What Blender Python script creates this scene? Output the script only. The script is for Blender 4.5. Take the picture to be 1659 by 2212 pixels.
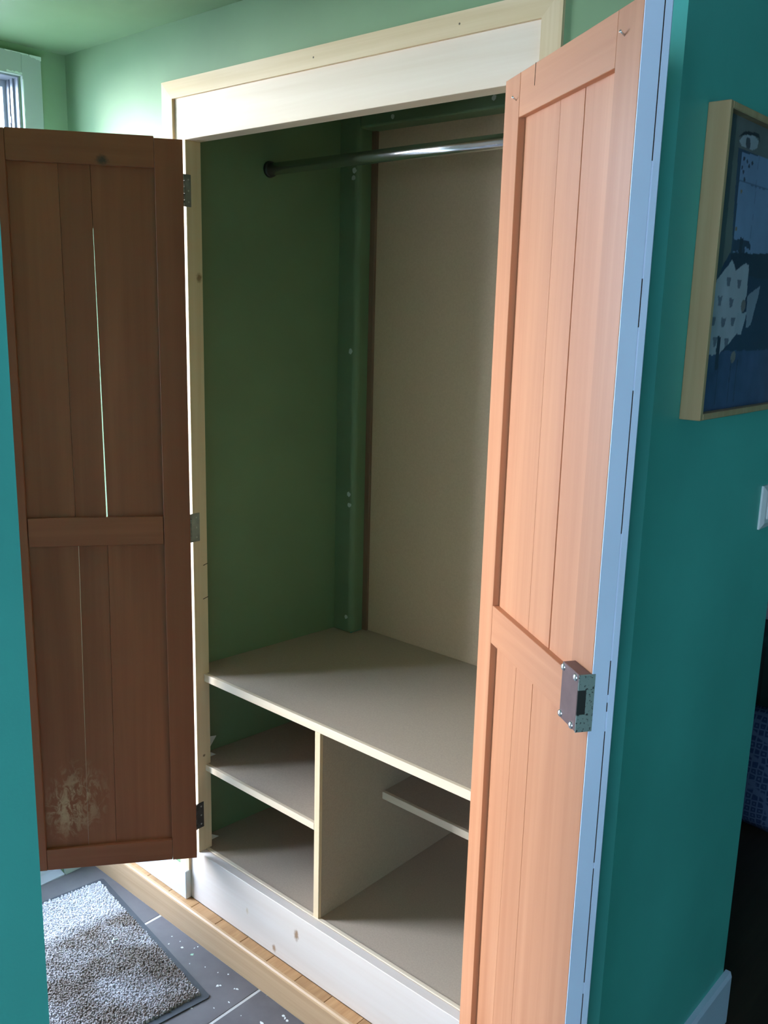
import bpy, bmesh, math, random
from mathutils import Vector, Matrix
random.seed(7)
sc = bpy.context.scene
C = sc.collection
for o in list(bpy.data.objects):
    bpy.data.objects.remove(o)

# ------------------------------------------------------------------ camera
def make_camera():
    yaw, pitch, roll = math.radians(41.3085), math.radians(-12.3138), math.radians(1.4767)
    f = Vector((-math.sin(yaw)*math.cos(pitch), math.cos(yaw)*math.cos(pitch), math.sin(pitch)))
    r = Vector((math.cos(yaw), math.sin(yaw), 0))
    u = r.cross(f)
    r2 = r*math.cos(roll) + u*math.sin(roll)
    u2 = -r*math.sin(roll) + u*math.cos(roll)
    cd = bpy.data.cameras.new('camera')
    cd.sensor_fit = 'VERTICAL'
    cd.sensor_height = 36.0
    cd.lens = 36.0*1976.77/2212.0
    cd.clip_start = 0.02
    co = bpy.data.objects.new('camera', cd)
    C.objects.link(co)
    m = Matrix((r2, u2, -f)).transposed().to_4x4()
    m.translation = Vector((1.8414, -1.3673, 1.6107))
    co.matrix_world = m
    sc.camera = co
make_camera()

# ------------------------------------------------------------------ sky, sun, portals, exposure
world = bpy.data.worlds.new('sky')
sc.world = world
world.use_nodes = True
wn, wl = world.node_tree.nodes, world.node_tree.links
wn.clear()
w_out = wn.new('ShaderNodeOutputWorld')
w_bg = wn.new('ShaderNodeBackground')
w_bg.inputs['Color'].default_value = (0.60, 0.74, 1.0, 1)     # even, bright overcast sky
w_bg.inputs['Strength'].default_value = 34.0
wl.new(w_bg.outputs[0], w_out.inputs[0])

sun_l = bpy.data.lights.new('hazy_sun', 'SUN')
sun_l.energy = 10.0
sun_l.angle = math.radians(30)
sun_l.color = (1.0, 0.93, 0.82)
sun_o = bpy.data.objects.new('hazy_sun', sun_l)
sun_o.rotation_euler = Vector((1.45, 1.0, -0.26)).to_track_quat('-Z', 'Z').to_euler()
sun_o.location = (-3, -2, 3)
C.objects.link(sun_o)

def portal(name, loc, direction, sx, sy):
    l = bpy.data.lights.new(name, 'AREA')
    l.shape = 'RECTANGLE'
    l.size, l.size_y = sx, sy
    l.cycles.is_portal = True
    o = bpy.data.objects.new(name, l)
    o.location = loc
    o.rotation_euler = Vector(direction).to_track_quat('-Z', 'Z').to_euler()
    C.objects.link(o)
portal('entry_portal', (-0.66, -0.60, 1.03), (1, 0, 0), 0.96, 2.26)
portal('living_portal', (2.70, -4.03, 1.45), (0, 1, 0), 1.45, 1.06)

sc.view_settings.view_transform = 'Standard'
sc.view_settings.look = 'None'
sc.view_settings.gamma = 1.0
sc.view_settings.use_curve_mapping = False
sc.view_settings.exposure = 0.0
sc.cycles.use_denoising = True
sc.cycles.max_bounces = 10
sc.cycles.diffuse_bounces = 7
sc.cycles.glossy_bounces = 4
sc.cycles.transparent_max_bounces = 12
sc.cycles.caustics_reflective = False
sc.cycles.caustics_refractive = False
sc.cycles.sample_clamp_indirect = 6.0

# ------------------------------------------------------------------ object helpers
def tag(o, label=None, cat=None, group=None, kind=None):
    if label: o['label'] = label
    if cat: o['category'] = cat
    if group: o['group'] = group
    if kind: o['kind'] = kind
    return o

def empty(name, loc=(0, 0, 0), rz=0.0):
    o = bpy.data.objects.new(name, None)
    o.empty_display_size = 0.05
    o.location = loc
    o.rotation_euler = (0, 0, rz)
    C.objects.link(o)
    return o

def obj(name, bm, mats, parent=None, smooth=False):
    me = bpy.data.meshes.new(name)
    bmesh.ops.recalc_face_normals(bm, faces=bm.faces[:])
    if smooth:
        for f in bm.faces: f.smooth = True
    bm.to_mesh(me)
    bm.free()
    if not isinstance(mats, (list, tuple)): mats = [mats]
    for m in mats: me.materials.append(m)
    o = bpy.data.objects.new(name, me)
    C.objects.link(o)
    if parent is not None: o.parent = parent
    return o

def box(bm, x0, x1, y0, y1, z0, z1, mi=0):
    x0, x1 = min(x0, x1), max(x0, x1); y0, y1 = min(y0, y1), max(y0, y1); z0, z1 = min(z0, z1), max(z0, z1)
    v = [bm.verts.new(p) for p in ((x0,y0,z0),(x1,y0,z0),(x1,y1,z0),(x0,y1,z0),(x0,y0,z1),(x1,y0,z1),(x1,y1,z1),(x0,y1,z1))]
    fs = [bm.faces.new([v[i] for i in q]) for q in ((3,2,1,0),(4,5,6,7),(0,1,5,4),(1,2,6,5),(2,3,7,6),(3,0,4,7))]
    for f in fs: f.material_index = mi
    return v, fs     # faces: -z, +z, -y, +x, +y, -x

def bbox(x0, x1, y0, y1, z0, z1, bev=0.0, seg=1):
    bm = bmesh.new()
    box(bm, x0, x1, y0, y1, z0, z1)
    if bev > 0:
        bmesh.ops.bevel(bm, geom=bm.edges[:], offset=bev, segments=seg, affect='EDGES', profile=0.5)
    return bm

def prism(bm, pts, axis, a, b, mi=0):
    """pts: 2D polygon, extruded along axis 0/1/2 from a to b."""
    def mk(p, t):
        q = list(p); q.insert(axis, t); return bm.verts.new(q)
    A = [mk(p, a) for p in pts]; B = [mk(p, b) for p in pts]
    n = len(pts)
    fs = [bm.faces.new(A[::-1]), bm.faces.new(B)]
    for i in range(n):
        fs.append(bm.faces.new((A[i], A[(i+1) % n], B[(i+1) % n], B[i])))
    for f in fs: f.material_index = mi
    return fs

def cyl(bm, p0, p1, r, n=24, r2=None, mi=0):
    p0, p1 = Vector(p0), Vector(p1)
    d = (p1-p0).normalized()
    a = d.orthogonal().normalized(); b = d.cross(a)
    r2 = r if r2 is None else r2
    A, B = [], []
    for i in range(n):
        t = 2*math.pi*i/n
        k = a*math.cos(t) + b*math.sin(t)
        A.append(bm.verts.new(p0+k*r)); B.append(bm.verts.new(p1+k*r2))
    fs = [bm.faces.new(A[::-1]), bm.faces.new(B)]
    for i in range(n):
        f = bm.faces.new((A[i], A[(i+1) % n], B[(i+1) % n], B[i])); f.smooth = True
        fs.append(f)
    for f in fs: f.material_index = mi

def dome(bm, c, d, r, h, n=16, rings=4, mi=0):
    """low dome (screw head) at c, along d"""
    c, d = Vector(c), Vector(d).normalized()
    a = d.orthogonal().normalized(); b = d.cross(a)
    prev = None
    for k in range(rings):
        t = k/(rings)*math.pi/2
        rr, hh = r*math.cos(t), h*math.sin(t)
        ring = [bm.verts.new(c + d*hh + (a*math.cos(2*math.pi*i/n) + b*math.sin(2*math.pi*i/n))*rr) for i in range(n)]
        if prev:
            for i in range(n):
                f = bm.faces.new((prev[i], prev[(i+1) % n], ring[(i+1) % n], ring[i])); f.smooth = True; f.material_index = mi
        prev = ring
    f = bm.faces.new(prev); f.material_index = mi; f.smooth = True

def struct(name, bm, mats, parent=None, label=None, bev=None):
    o = obj(name, bm, mats, parent)
    if parent is None: tag(o, label=label, kind='structure')
    return o

# ------------------------------------------------------------------ materials
class NT:
    def __init__(self, name):
        self.m = bpy.data.materials.new(name); self.m.use_nodes = True
        self.n = self.m.node_tree.nodes; self.l = self.m.node_tree.links
        self.n.clear()
        self.out = self.n.new('ShaderNodeOutputMaterial')
        self.b = self.n.new('ShaderNodeBsdfPrincipled')
        self.l.new(self.b.outputs[0], self.out.inputs[0])
        self.tc = self.n.new('ShaderNodeTexCoord')
    def coord(self, scale=(1, 1, 1), src='Object', loc=(0, 0, 0)):
        mp = self.n.new('ShaderNodeMapping'); mp.inputs['Scale'].default_value = scale; mp.inputs['Location'].default_value = loc
        self.l.new(self.tc.outputs[src], mp.inputs[0]); return mp.outputs[0]
    def noise(self, vec, scale, detail=3.0, rough=0.5, dist=0.0):
        t = self.n.new('ShaderNodeTexNoise'); self.l.new(vec, t.inputs['Vector'])
        t.inputs['Scale'].default_value = scale; t.inputs['Detail'].default_value = detail
        t.inputs['Roughness'].default_value = rough; t.inputs['Distortion'].default_value = dist
        return t.outputs['Fac']
    def ramp(self, fac, stops):
        r = self.n.new('ShaderNodeValToRGB'); self.l.new(fac, r.inputs[0])
        e = r.color_ramp.elements
        while len(e) < len(stops): e.new(0.5)
        for i, (p, c) in enumerate(stops):
            e[i].position = p
            e[i].color = (c, c, c, 1) if isinstance(c, (int, float)) else (*c, 1)
        return r.outputs[0]
    def mix(self, fac, a, b, mode='MIX'):
        m = self.n.new('ShaderNodeMix'); m.data_type = 'RGBA'; m.blend_type = mode
        self._in(m.inputs[0], fac); self._in(m.inputs[6], a); self._in(m.inputs[7], b)
        return m.outputs[2]
    def _in(self, sock, v):
        if isinstance(v, bpy.types.NodeSocket): self.l.new(v, sock)
        elif isinstance(v, (int, float)): sock.default_value = v
        else: sock.default_value = (*v, 1)
    def math(self, op, a, b=0.0, clamp=False):
        m = self.n.new('ShaderNodeMath'); m.operation = op; m.use_clamp = clamp
        self._in(m.inputs[0], a); self._in(m.inputs[1], b); return m.outputs[0]
    def dist(self, vec, p):
        v = self.n.new('ShaderNodeVectorMath'); v.operation = 'DISTANCE'
        self.l.new(vec, v.inputs[0]); v.inputs[1].default_value = p; return v.outputs['Value']
    def rand(self):
        return self.n.new('ShaderNodeObjectInfo').outputs['Random']
    def bump(self, h, strength=0.2, distance=0.002):
        b = self.n.new('ShaderNodeBump'); b.inputs['Strength'].default_value = strength; b.inputs['Distance'].default_value = distance
        self.l.new(h, b.inputs['Height']); self.l.new(b.outputs[0], self.b.inputs['Normal'])
    def col(self, v): self._in(self.b.inputs['Base Color'], v)
    def rough(self, v): self._in(self.b.inputs['Roughness'], v)
    def spec(self, v): self.b.inputs['Specular IOR Level'].default_value = v

def S(r, g, b):
    f = lambda c: (c/255/12.92) if c/255 <= 0.04045 else ((c/255+0.055)/1.055)**2.4
    return (f(r), f(g), f(b))

def paint(name, col, rough=0.55, mottled=0.06, bump=0.08):
    t = NT(name)
    v = t.coord()
    n = t.noise(v, 3.0, 4)
    c2 = tuple(max(0, c*(1-mottled*2)) for c in col)
    c3 = tuple(min(1, c*(1+mottled)) for c in col)
    t.col(t.ramp(n, [(0.3, c2), (0.7, c3)]))
    t.rough(rough); t.spec(0.35)
    t.bump(t.noise(v, 220, 2), bump, 0.0015)
    return t.m

def wood(name, light, dark, axis=2, across=60.0, along=2.2, rough=0.5, var=0.18, knots=(), scuff=None, bump=0.12, spec=0.35, figure=0.5, nails=()):
    """grain runs along local axis"""
    t = NT(name)
    s = [across, across, across]; s[axis] = along
    v = t.coord(s)
    off = t.n.new('ShaderNodeVectorMath'); off.operation = 'ADD'
    rnd = t.rand()
    cmb = t.n.new('ShaderNodeCombineXYZ')
    for i in range(3): t.l.new(t.math('MULTIPLY', rnd, 37.0+11*i), cmb.inputs[i])
    t.l.new(v, off.inputs[0]); t.l.new(cmb.outputs[0], off.inputs[1])
    v = off.outputs[0]
    g = t.noise(v, 1.0, 5, 0.6, 0.6)
    s2 = [across*0.22]*3; s2[axis] = along*0.6
    v2 = t.coord(s2)
    off2 = t.n.new('ShaderNodeVectorMath'); off2.operation = 'ADD'
    t.l.new(v2, off2.inputs[0]); t.l.new(cmb.outputs[0], off2.inputs[1])
    fig = t.noise(off2.outputs[0], 1.0, 3, 0.5, 1.2)
    gg = t.math('ADD', t.math('MULTIPLY', g, 1-figure), t.math('MULTIPLY', fig, figure))
    c = t.ramp(gg, [(0.28, dark), (0.50, tuple((a+b)/2 for a, b in zip(light, dark))), (0.68, light)])
    # piece to piece variation
    val = t.math('ADD', t.math('MULTIPLY', rnd, var), 1-var/2)
    hsv = t.n.new('ShaderNodeHueSaturation'); t.l.new(val, hsv.inputs['Value']); t.l.new(c, hsv.inputs['Color'])
    c = hsv.outputs[0]
    for (p, sc3, r, kc) in knots:
        kv = t.coord(sc3)
        d = t.dist(kv, tuple(a*b for a, b in zip(p, sc3)))
        wob = t.math('ADD', d, t.math('MULTIPLY', t.math('SUBTRACT', t.noise(t.coord(), 150, 2), 0.5), r*0.8))
        mk = t.ramp(t.math('DIVIDE', wob, r), [(0.35, 1.0), (1.0, 0.0)])
        c = t.mix(mk, c, kc)
    for (p, r, kc) in nails:
        d = t.dist(t.coord(), p)
        c = t.mix(t.ramp(t.math('DIVIDE', d, r), [(0.7, 1.0), (1.0, 0.0)]), c, kc)
    if scuff:
        for (p, sc3, r, kc, amt) in scuff:
            kv = t.coord(sc3)
            d = t.dist(kv, tuple(a*b for a, b in zip(p, sc3)))
            n1 = t.noise(t.coord((1, 1, 0.55)), 42, 7, 0.72, 1.5)
            m = t.math('MULTIPLY', t.ramp(t.math('DIVIDE', d, r), [(0.15, 1.0), (1.0, 0.0)]), t.ramp(n1, [(0.47, 0.0), (0.60, 1.0)]))
            c = t.mix(t.math('MULTIPLY', m, amt), c, kc)
    t.col(c)
    t.rough(t.ramp(gg, [(0.3, rough+0.08), (0.7, rough-0.05)])); t.spec(spec)
    t.bump(g, bump, 0.001)
    return t.m

def plain(name, col, rough=0.5, metal=0.0, spec=0.5, noise_amt=0.0, nscale=40):
    t = NT(name)
    if noise_amt:
        n = t.noise(t.coord(), nscale, 4)
        t.col(t.ramp(n, [(0.3, tuple(c*(1-noise_amt) for c in col)), (0.7, tuple(min(1, c*(1+noise_amt*0.5)) for c in col))]))
    else:
        t.col(col)
    t.rough(rough); t.b.inputs['Metallic'].default_value = metal; t.spec(spec)
    return t.m

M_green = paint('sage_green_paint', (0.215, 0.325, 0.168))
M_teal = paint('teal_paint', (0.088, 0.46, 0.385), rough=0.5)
M_green_shaded = paint('shaded_green_paint', (0.170, 0.235, 0.125))  # darker copy of the sage green, closet shade put into its colour
M_white = paint('white_trim_paint', (0.72, 0.73, 0.72), rough=0.4, mottled=0.03, bump=0.03)
M_ceiling = paint('white_ceiling_paint', (0.62, 0.62, 0.60), mottled=0.03)
M_grey_trim = paint('chipped_grey_green_paint', (0.43, 0.50, 0.42), mottled=0.05)
M_chip = plain('pale_paint_chips', (0.70, 0.80, 0.70), 0.6)
M_shelf = plain('raw_fibreboard', (0.46, 0.36, 0.28), 0.75, spec=0.2, noise_amt=0.08, nscale=260)
M_back = plain('brown_hardboard', (0.56, 0.385, 0.235), 0.6, spec=0.25, noise_amt=0.06, nscale=200)
M_pine_x = wood('pine_along_width', (0.80, 0.67, 0.52), (0.70, 0.55, 0.39), axis=0, across=45, along=1.2, rough=0.55, var=0.04, bump=0.05)
M_pine_z = wood('pine_upright', (0.78, 0.61, 0.41), (0.66, 0.48, 0.29), axis=2, across=55, along=1.2, rough=0.55, var=0.04, bump=0.05,
                knots=[((0.0, 0.033, 1.68), (1, 1, 0.7), 0.010, (0.30, 0.17, 0.08)), ((0.0, 0.022, 0.436), (1, 1, 1), 0.005, (0.22, 0.12, 0.06))])
M_pine_casing_x = wood('yellow_pine_across', (0.78, 0.60, 0.38), (0.60, 0.41, 0.20), axis=0, across=70, along=1.3, rough=0.5, var=0.05, figure=0.65,
                       nails=[((x, -0.0072, 2.098), 0.0022, (0.12, 0.08, 0.05)) for x in (-0.03, 0.33, 0.88)])
M_pine_casing_z = wood('yellow_pine_upright', (0.78, 0.60, 0.38), (0.60, 0.41, 0.20), axis=2, across=70, along=1.3, rough=0.5, var=0.05, figure=0.65,
                       nails=[((0.975, -0.0072, 2.05), 0.0022, (0.12, 0.08, 0.05))])
M_kick = wood('white_pine_kick', (0.74, 0.655, 0.60), (0.66, 0.55, 0.475), axis=0, across=30, along=1.0, rough=0.5, var=0.02, bump=0.04,
              knots=[((0.387, 0.0, 0.100), (1, 0, 0.5), 0.010, (0.33, 0.20, 0.12)), ((0.305, 0.0, 0.020), (1, 0, 0.7), 0.009, (0.36, 0.22, 0.13)),
                     ((0.20, 0.0, 0.075), (1, 0, 0.5), 0.006, (0.62, 0.50, 0.38))])
M_oak = wood('oak_boards', (0.52, 0.30, 0.14), (0.33, 0.16, 0.065), axis=1, across=110, along=8, rough=0.35, var=0.30)
M_oak_riser = wood('oak_riser', (0.62, 0.40, 0.23), (0.47, 0.28, 0.15), axis=0, across=85, along=2.0, rough=0.35, var=0.05)
M_endgrain = plain('pine_end_grain', (0.55, 0.36, 0.17), 0.7)
D_LIGHT, D_DARK = (0.63, 0.285, 0.145), (0.47, 0.185, 0.085)
L_LIGHT, L_DARK = (0.37, 0.120, 0.050), (0.24, 0.070, 0.028)  # left door: fir colour darkened to carry the shade it stands in
M_shaded_z = wood('shaded_fir_upright', L_LIGHT, L_DARK, axis=2, across=38, along=0.9, rough=0.45, var=0.14, figure=0.55)
M_shaded_x = wood('shaded_fir_across', L_LIGHT, L_DARK, axis=0, across=38, along=1.2, rough=0.45, var=0.12, figure=0.55,
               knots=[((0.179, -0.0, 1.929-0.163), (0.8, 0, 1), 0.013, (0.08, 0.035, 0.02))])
M_door_z = wood('aged_fir_upright', D_LIGHT, D_DARK, axis=2, across=38, along=0.9, rough=0.42, var=0.14, figure=0.55)
M_door_x = wood('aged_fir_across', D_LIGHT, D_DARK, axis=0, across=38, along=1.2, rough=0.42, var=0.12, figure=0.55)
M_plank_scuff = wood('shaded_scuffed_fir_planks', L_LIGHT, L_DARK, axis=2, across=38, along=0.9, rough=0.45, var=0.16, figure=0.55,
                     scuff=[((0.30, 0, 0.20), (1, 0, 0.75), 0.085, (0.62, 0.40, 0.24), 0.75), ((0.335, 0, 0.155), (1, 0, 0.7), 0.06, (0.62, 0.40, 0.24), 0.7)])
M_blue = paint('pale_blue_grey_gloss', (0.62, 0.71, 0.86), rough=0.35, mottled=0.05, bump=0.02)
M_crack = plain('dark_open_joint', (0.035, 0.022, 0.016), 0.9, spec=0.1)
M_hinge = plain('dull_steel', (0.30, 0.33, 0.32), 0.45, metal=0.85, noise_amt=0.2)
M_hinge_dark = plain('dark_steel', (0.10, 0.10, 0.10), 0.45, metal=0.8, noise_amt=0.2)
M_screw = plain('zinc_screw', (0.75, 0.77, 0.78), 0.25, metal=0.9)
M_lock = plain('brown_lock_plate', (0.17, 0.10, 0.088), 0.42, metal=0.35, spec=0.4, noise_amt=0.15)
def lock_edge():
    t = NT('painted_lock_edge')
    v = t.coord()
    n = t.noise(v, 170, 5, 0.65)
    t.col(t.mix(t.ramp(n, [(0.57, 0.0), (0.61, 1.0)]), (0.21, 0.26, 0.225), (0.025, 0.025, 0.025)))
    t.rough(0.45); return t.m
M_lock_edge = lock_edge()
M_dark = plain('dark_slot', (0.02, 0.018, 0.016), 0.6)
def chrome():
    t = NT('chrome_tube'); t.col((0.86, 0.88, 0.88)); t.b.inputs['Metallic'].default_value = 1.0
    t.rough(0.20); return t.m
M_chrome = chrome()
def tile_mat():
    t = NT('grey_slate_tile')
    v = t.coord(); n = t.noise(v, 9, 6, 0.6)
    c = t.ramp(n, [(0.3, (0.105, 0.095, 0.10)), (0.7, (0.16, 0.148, 0.152))])
    h = t.n.new('ShaderNodeHueSaturation'); t.l.new(t.math('ADD', t.math('MULTIPLY', t.rand(), 0.2), 0.9), h.inputs['Value']); t.l.new(c, h.inputs['Color'])
    t.col(h.outputs[0]); t.rough(t.ramp(n, [(0.3, 0.42), (0.7, 0.55)])); t.bump(t.noise(v, 60, 5), 0.25, 0.001); return t.m
M_tile = tile_mat()
M_grout = plain('pale_grout', (0.55, 0.53, 0.50), 0.9, noise_amt=0.1)
M_fleck = plain('white_paint_flecks', (0.78, 0.80, 0.78), 0.7)
M_fleck_mint = plain('mint_paint_fleck', (0.35, 0.58, 0.42), 0.7)
def pile_mat():
    t = NT('grey_carpet_pile')
    v = t.coord()
    sep = t.n.new('ShaderNodeSeparateXYZ'); t.l.new(v, sep.inputs[0])
    edge = t.math('ADD', sep.outputs[0], t.math('MULTIPLY', t.math('SUBTRACT', t.noise(v, 22, 4), 0.5), 0.05))
    dirty = t.ramp(edge, [(0.165, 0.0), (0.215, 1.0)])
    blot = t.ramp(t.noise(v, 7, 5, 0.6), [(0.35, 0.30), (0.58, 1.0)])
    fine = t.noise(v, 240, 3)
    base = t.ramp(fine, [(0.3, (0.50, 0.48, 0.51)), (0.7, (0.74, 0.72, 0.76))])
    dcol = t.ramp(fine, [(0.3, (0.16, 0.125, 0.105)), (0.7, (0.36, 0.305, 0.275))])
    t.col(t.mix(t.math('MULTIPLY', dirty, blot), base, dcol))
    t.rough(0.95); t.spec(0.1); return t.m
M_pile = pile_mat()
M_rubber = plain('charcoal_rubber', (0.055, 0.06, 0.07), 0.6, noise_amt=0.15)
M_frame = wood('blond_picture_frame', (0.47, 0.34, 0.18), (0.38, 0.26, 0.12), axis=2, across=70, along=2.5, rough=0.4, var=0.03, bump=0.03)
M_alu = plain('white_aluminium', (0.40, 0.42, 0.45), 0.35, spec=0.5)
M_grey_alu = plain('grey_aluminium', (0.22, 0.235, 0.265), 0.4, spec=0.5)
M_concrete = plain('porch_concrete', (0.26, 0.25, 0.235), 0.9, noise_amt=0.12, nscale=12)
M_darkfloor = wood('dark_walnut_floor', (0.040, 0.026, 0.016), (0.022, 0.014, 0.009), axis=1, across=40, along=2, rough=0.45, var=0.1)
M_leather = plain('black_leather', (0.012, 0.012, 0.013), 0.5, noise_amt=0.2)
M_throw = plain('pale_grey_throw', (0.35, 0.33, 0.36), 0.9, noise_amt=0.1)
M_plastic = plain('white_plastic', (0.74, 0.75, 0.75), 0.35, spec=0.5)
M_shim = plain('white_card', (0.70, 0.70, 0.66), 0.7)
def glass():
    t = NT('clear_glass'); t.n.remove(t.b)
    tr = t.n.new('ShaderNodeBsdfTransparent'); tr.inputs[0].default_value = (0.93, 0.95, 0.95, 1)
    gl = t.n.new('ShaderNodeBsdfGlossy'); gl.inputs['Roughness'].default_value = 0.02
    mx = t.n.new('ShaderNodeMixShader'); mx.inputs[0].default_value = 0.06
    t.l.new(tr.outputs[0], mx.inputs[1]); t.l.new(gl.outputs[0], mx.inputs[2]); t.l.new(mx.outputs[0], t.out.inputs[0]); return t.m
M_glass = glass()
def cushion_mat():
    t = NT('blue_patterned_fabric')
    w = t.n.new('ShaderNodeTexVoronoi'); w.feature = 'DISTANCE_TO_EDGE'; w.inputs['Scale'].default_value = 48; w.inputs['Randomness'].default_value = 0.25
    t.l.new(t.coord(), w.inputs['Vector'])
    t.col(t.ramp(w.outputs['Distance'], [(0.08, (0.06, 0.09, 0.16)), (0.16, (0.018, 0.035, 0.085)), (0.32, (0.018, 0.035, 0.085)), (0.40, (0.055, 0.085, 0.15))]))
    t.rough(0.9); t.spec(0.1); return t.m
M_cushion = cushion_mat()

# ------------------------------------------------------------------ the setting: floors
FZ = -0.083           # tile and living room floor level
XF = -0.508           # inner face of the far (entrance) wall
XW = 1.200            # face of the teal wall, outer corner of the closet block
YL = -1.049           # end of the near teal wall
CZ = 2.243            # ceiling
YN = -1.60            # wall opposite the closet

fl = struct('floor', bbox(XF-0.14, XW, YN, 0.0, FZ-0.06, FZ-0.0012), M_grout, label='grey slate tiled entry floor with pale grout lines')
xs = [XF, -0.131, 0.296, 0.723, 1.150, XW]
ys = [-0.041, -0.41, -0.78, -1.15, YN]
for i in range(len(xs)-1):
    for j in range(len(ys)-1):
        g = 0.0042
        t_ = obj('floor_tile', bbox(xs[i]+(g if i else 0), xs[i+1]-g, ys[j+1]+g, ys[j]-(g if j else 0), FZ-0.02, FZ, 0.0006), M_tile, fl)
# paint flecks dropped on the tiles
def blob(bm, x, y, z, r, mi, stretch=1.0, ang=0.0):
    n = 9
    ring = []
    for i in range(n):
        a = 2*math.pi*i/n
        rr = r*(0.65+0.6*random.random())
        px, py = math.cos(a)*rr*stretch, math.sin(a)*rr
        ring.append((x+px*math.cos(ang)-py*math.sin(ang), y+px*math.sin(ang)+py*math.cos(ang)))
    lo = [bm.verts.new((a, b, z-0.0004)) for a, b in ring]
    hi = [bm.verts.new((x+(a-x)*0.85, y+(b-y)*0.85, z+0.0006)) for a, b in ring]
    f = bm.faces.new(hi); f.material_index = mi
    for i in range(n):
        f = bm.faces.new((lo[i], lo[(i+1) % n], hi[(i+1) % n], hi[i])); f.material_index = mi
bm = bmesh.new()
for (x, y, r, mi) in [(0.024,-0.081,.005,0),(0.066,-0.079,.0055,1),(-0.033,-0.073,.002,0),(0.052,-0.050,.0025,0),(0.208,-0.106,.005,0),(0.212,-0.100,.003,0),
                      (0.273,-0.122,.0025,0),(0.385,-0.111,.006,0),(0.406,-0.060,.005,0),(0.424,-0.064,.0055,0),(0.414,-0.062,.003,0),(0.253,-0.079,.005,0),
                      (0.247,-0.083,.003,0),(0.325,-0.040,.0022,0),(0.222,-0.198,.0038,0),(-0.014,-0.097,.0018,0),(0.17,-0.075,.0022,0),(0.262,-0.16,.002,0),
                      (0.09,-0.105,.002,0),(0.13,-0.085,.0018,0),(0.195,-0.061,.003,0),(0.05,-0.06,.002,0),(0.0,-0.07,.0022,0),(0.33,-0.13,.002,0),(0.46,-0.085,.003,0)]:
    blob(bm, x, y, FZ, r*0.8, mi, 1.0+random.random()*0.9, random.random()*3.1)
o = obj('paint_flecks', bm, [M_fleck, M_fleck_mint], fl); tag(o, kind='stuff', label='dried white and mint paint flecks on the tiles')

# raised oak floor strip in front of the closet
st = struct('floor_step', bbox(XF, 1.098, -0.029, 0.0, FZ, -0.016), M_oak_riser, label='raised oak floor strip with a front riser along the closet')
edges = [XF]
k = -0.003
while k - 0.1035 > XF: k -= 0.1035
while k < 1.09:
    if k > XF + 0.02: edges.append(k)
    k += 0.1035
edges.append(1.098)
for a, b in zip(edges[:-1], edges[1:]):
    obj('floorboard', bbox(a+0.0006, b-0.0006, -0.030, 0.0, -0.016, 0.0, 0.0008), M_oak, st)
bm = bmesh.new()
prism(bm, [(-0.030, FZ), (-0.041, FZ), (-0.041, -0.006), (-0.0395, -0.002), (-0.036, 0.0012), (-0.030, 0.0012)], 0, XF, 1.098)
obj('riser_board', bm, M_oak_riser, st)

struct('floor_closet_base', bbox(XF-0.14, XW, 0.0, 0.662, FZ-0.06, -0.012), M_oak_riser, label='timber base hidden under the closet')
struct('floor_living', bbox(-1.2, 4.4, 0.662, 3.4, FZ-0.06, FZ), M_darkfloor, label='dark brown floor of the room beyond')
struct('floor_living_south', bbox(XW, 4.4, -3.9, 0.662, FZ-0.06, FZ), M_darkfloor, label='dark brown floor of the living room')
struct('ground', bbox(-14, -0.648, -9, 9, FZ-0.16, FZ-0.07), M_concrete, label='pale concrete porch outside the entrance')

# ------------------------------------------------------------------ walls
XO0, XO1, ZO = -0.045, 0.966, 2.094      # hole for the closet front
bm = bmesh.new()
box(bm, XF-0.14, XO0, 0.0, 0.045, FZ, CZ)
box(bm, XO1, 1.15, 0.0, 0.045, FZ, CZ)
box(bm, XO0, XO1, 0.0, 0.045, ZO, CZ)
struct('wall_closet_front', bm, M_green, label='sage green wall around the closet opening')
OY0, OY1, OZ = -0.130, -1.070, 2.168     # entrance opening
bm = bmesh.new()
box(bm, XF-0.14, XF, OY0, 0.0, FZ, CZ)
box(bm, XF-0.14, XF, YN, OY1, FZ, CZ)
box(bm, XF-0.14, XF, OY1, OY0, OZ, CZ)
struct('wall_far', bm, M_green, label='sage green entrance wall at the far end')
struct('wall_entry_near', bbox(XF-0.14, 1.09, YN-0.10, YN, FZ, CZ), paint('tan_paint', (0.20, 0.150, 0.115)), label='tan wall opposite the closet')
bm = bmesh.new()
v, fs = box(bm, 1.09, XW, -3.9, YL, FZ, CZ)
fs[4].material_index = 1
struct('wall_left', bm, [M_teal, M_green], label='teal wall end close by at the left')
bm = bmesh.new()
v, fs = box(bm, 1.15, XW, 0.0, 0.660, FZ, CZ)
fs[5].material_index = 1
struct('wall_right', bm, [M_teal, M_green], label='teal side wall of the closet block')
struct('wall_closet_back', bbox(-1.2, 1.15, 0.600, 0.660, FZ, CZ), M_teal, label='back wall behind the closet')
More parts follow.
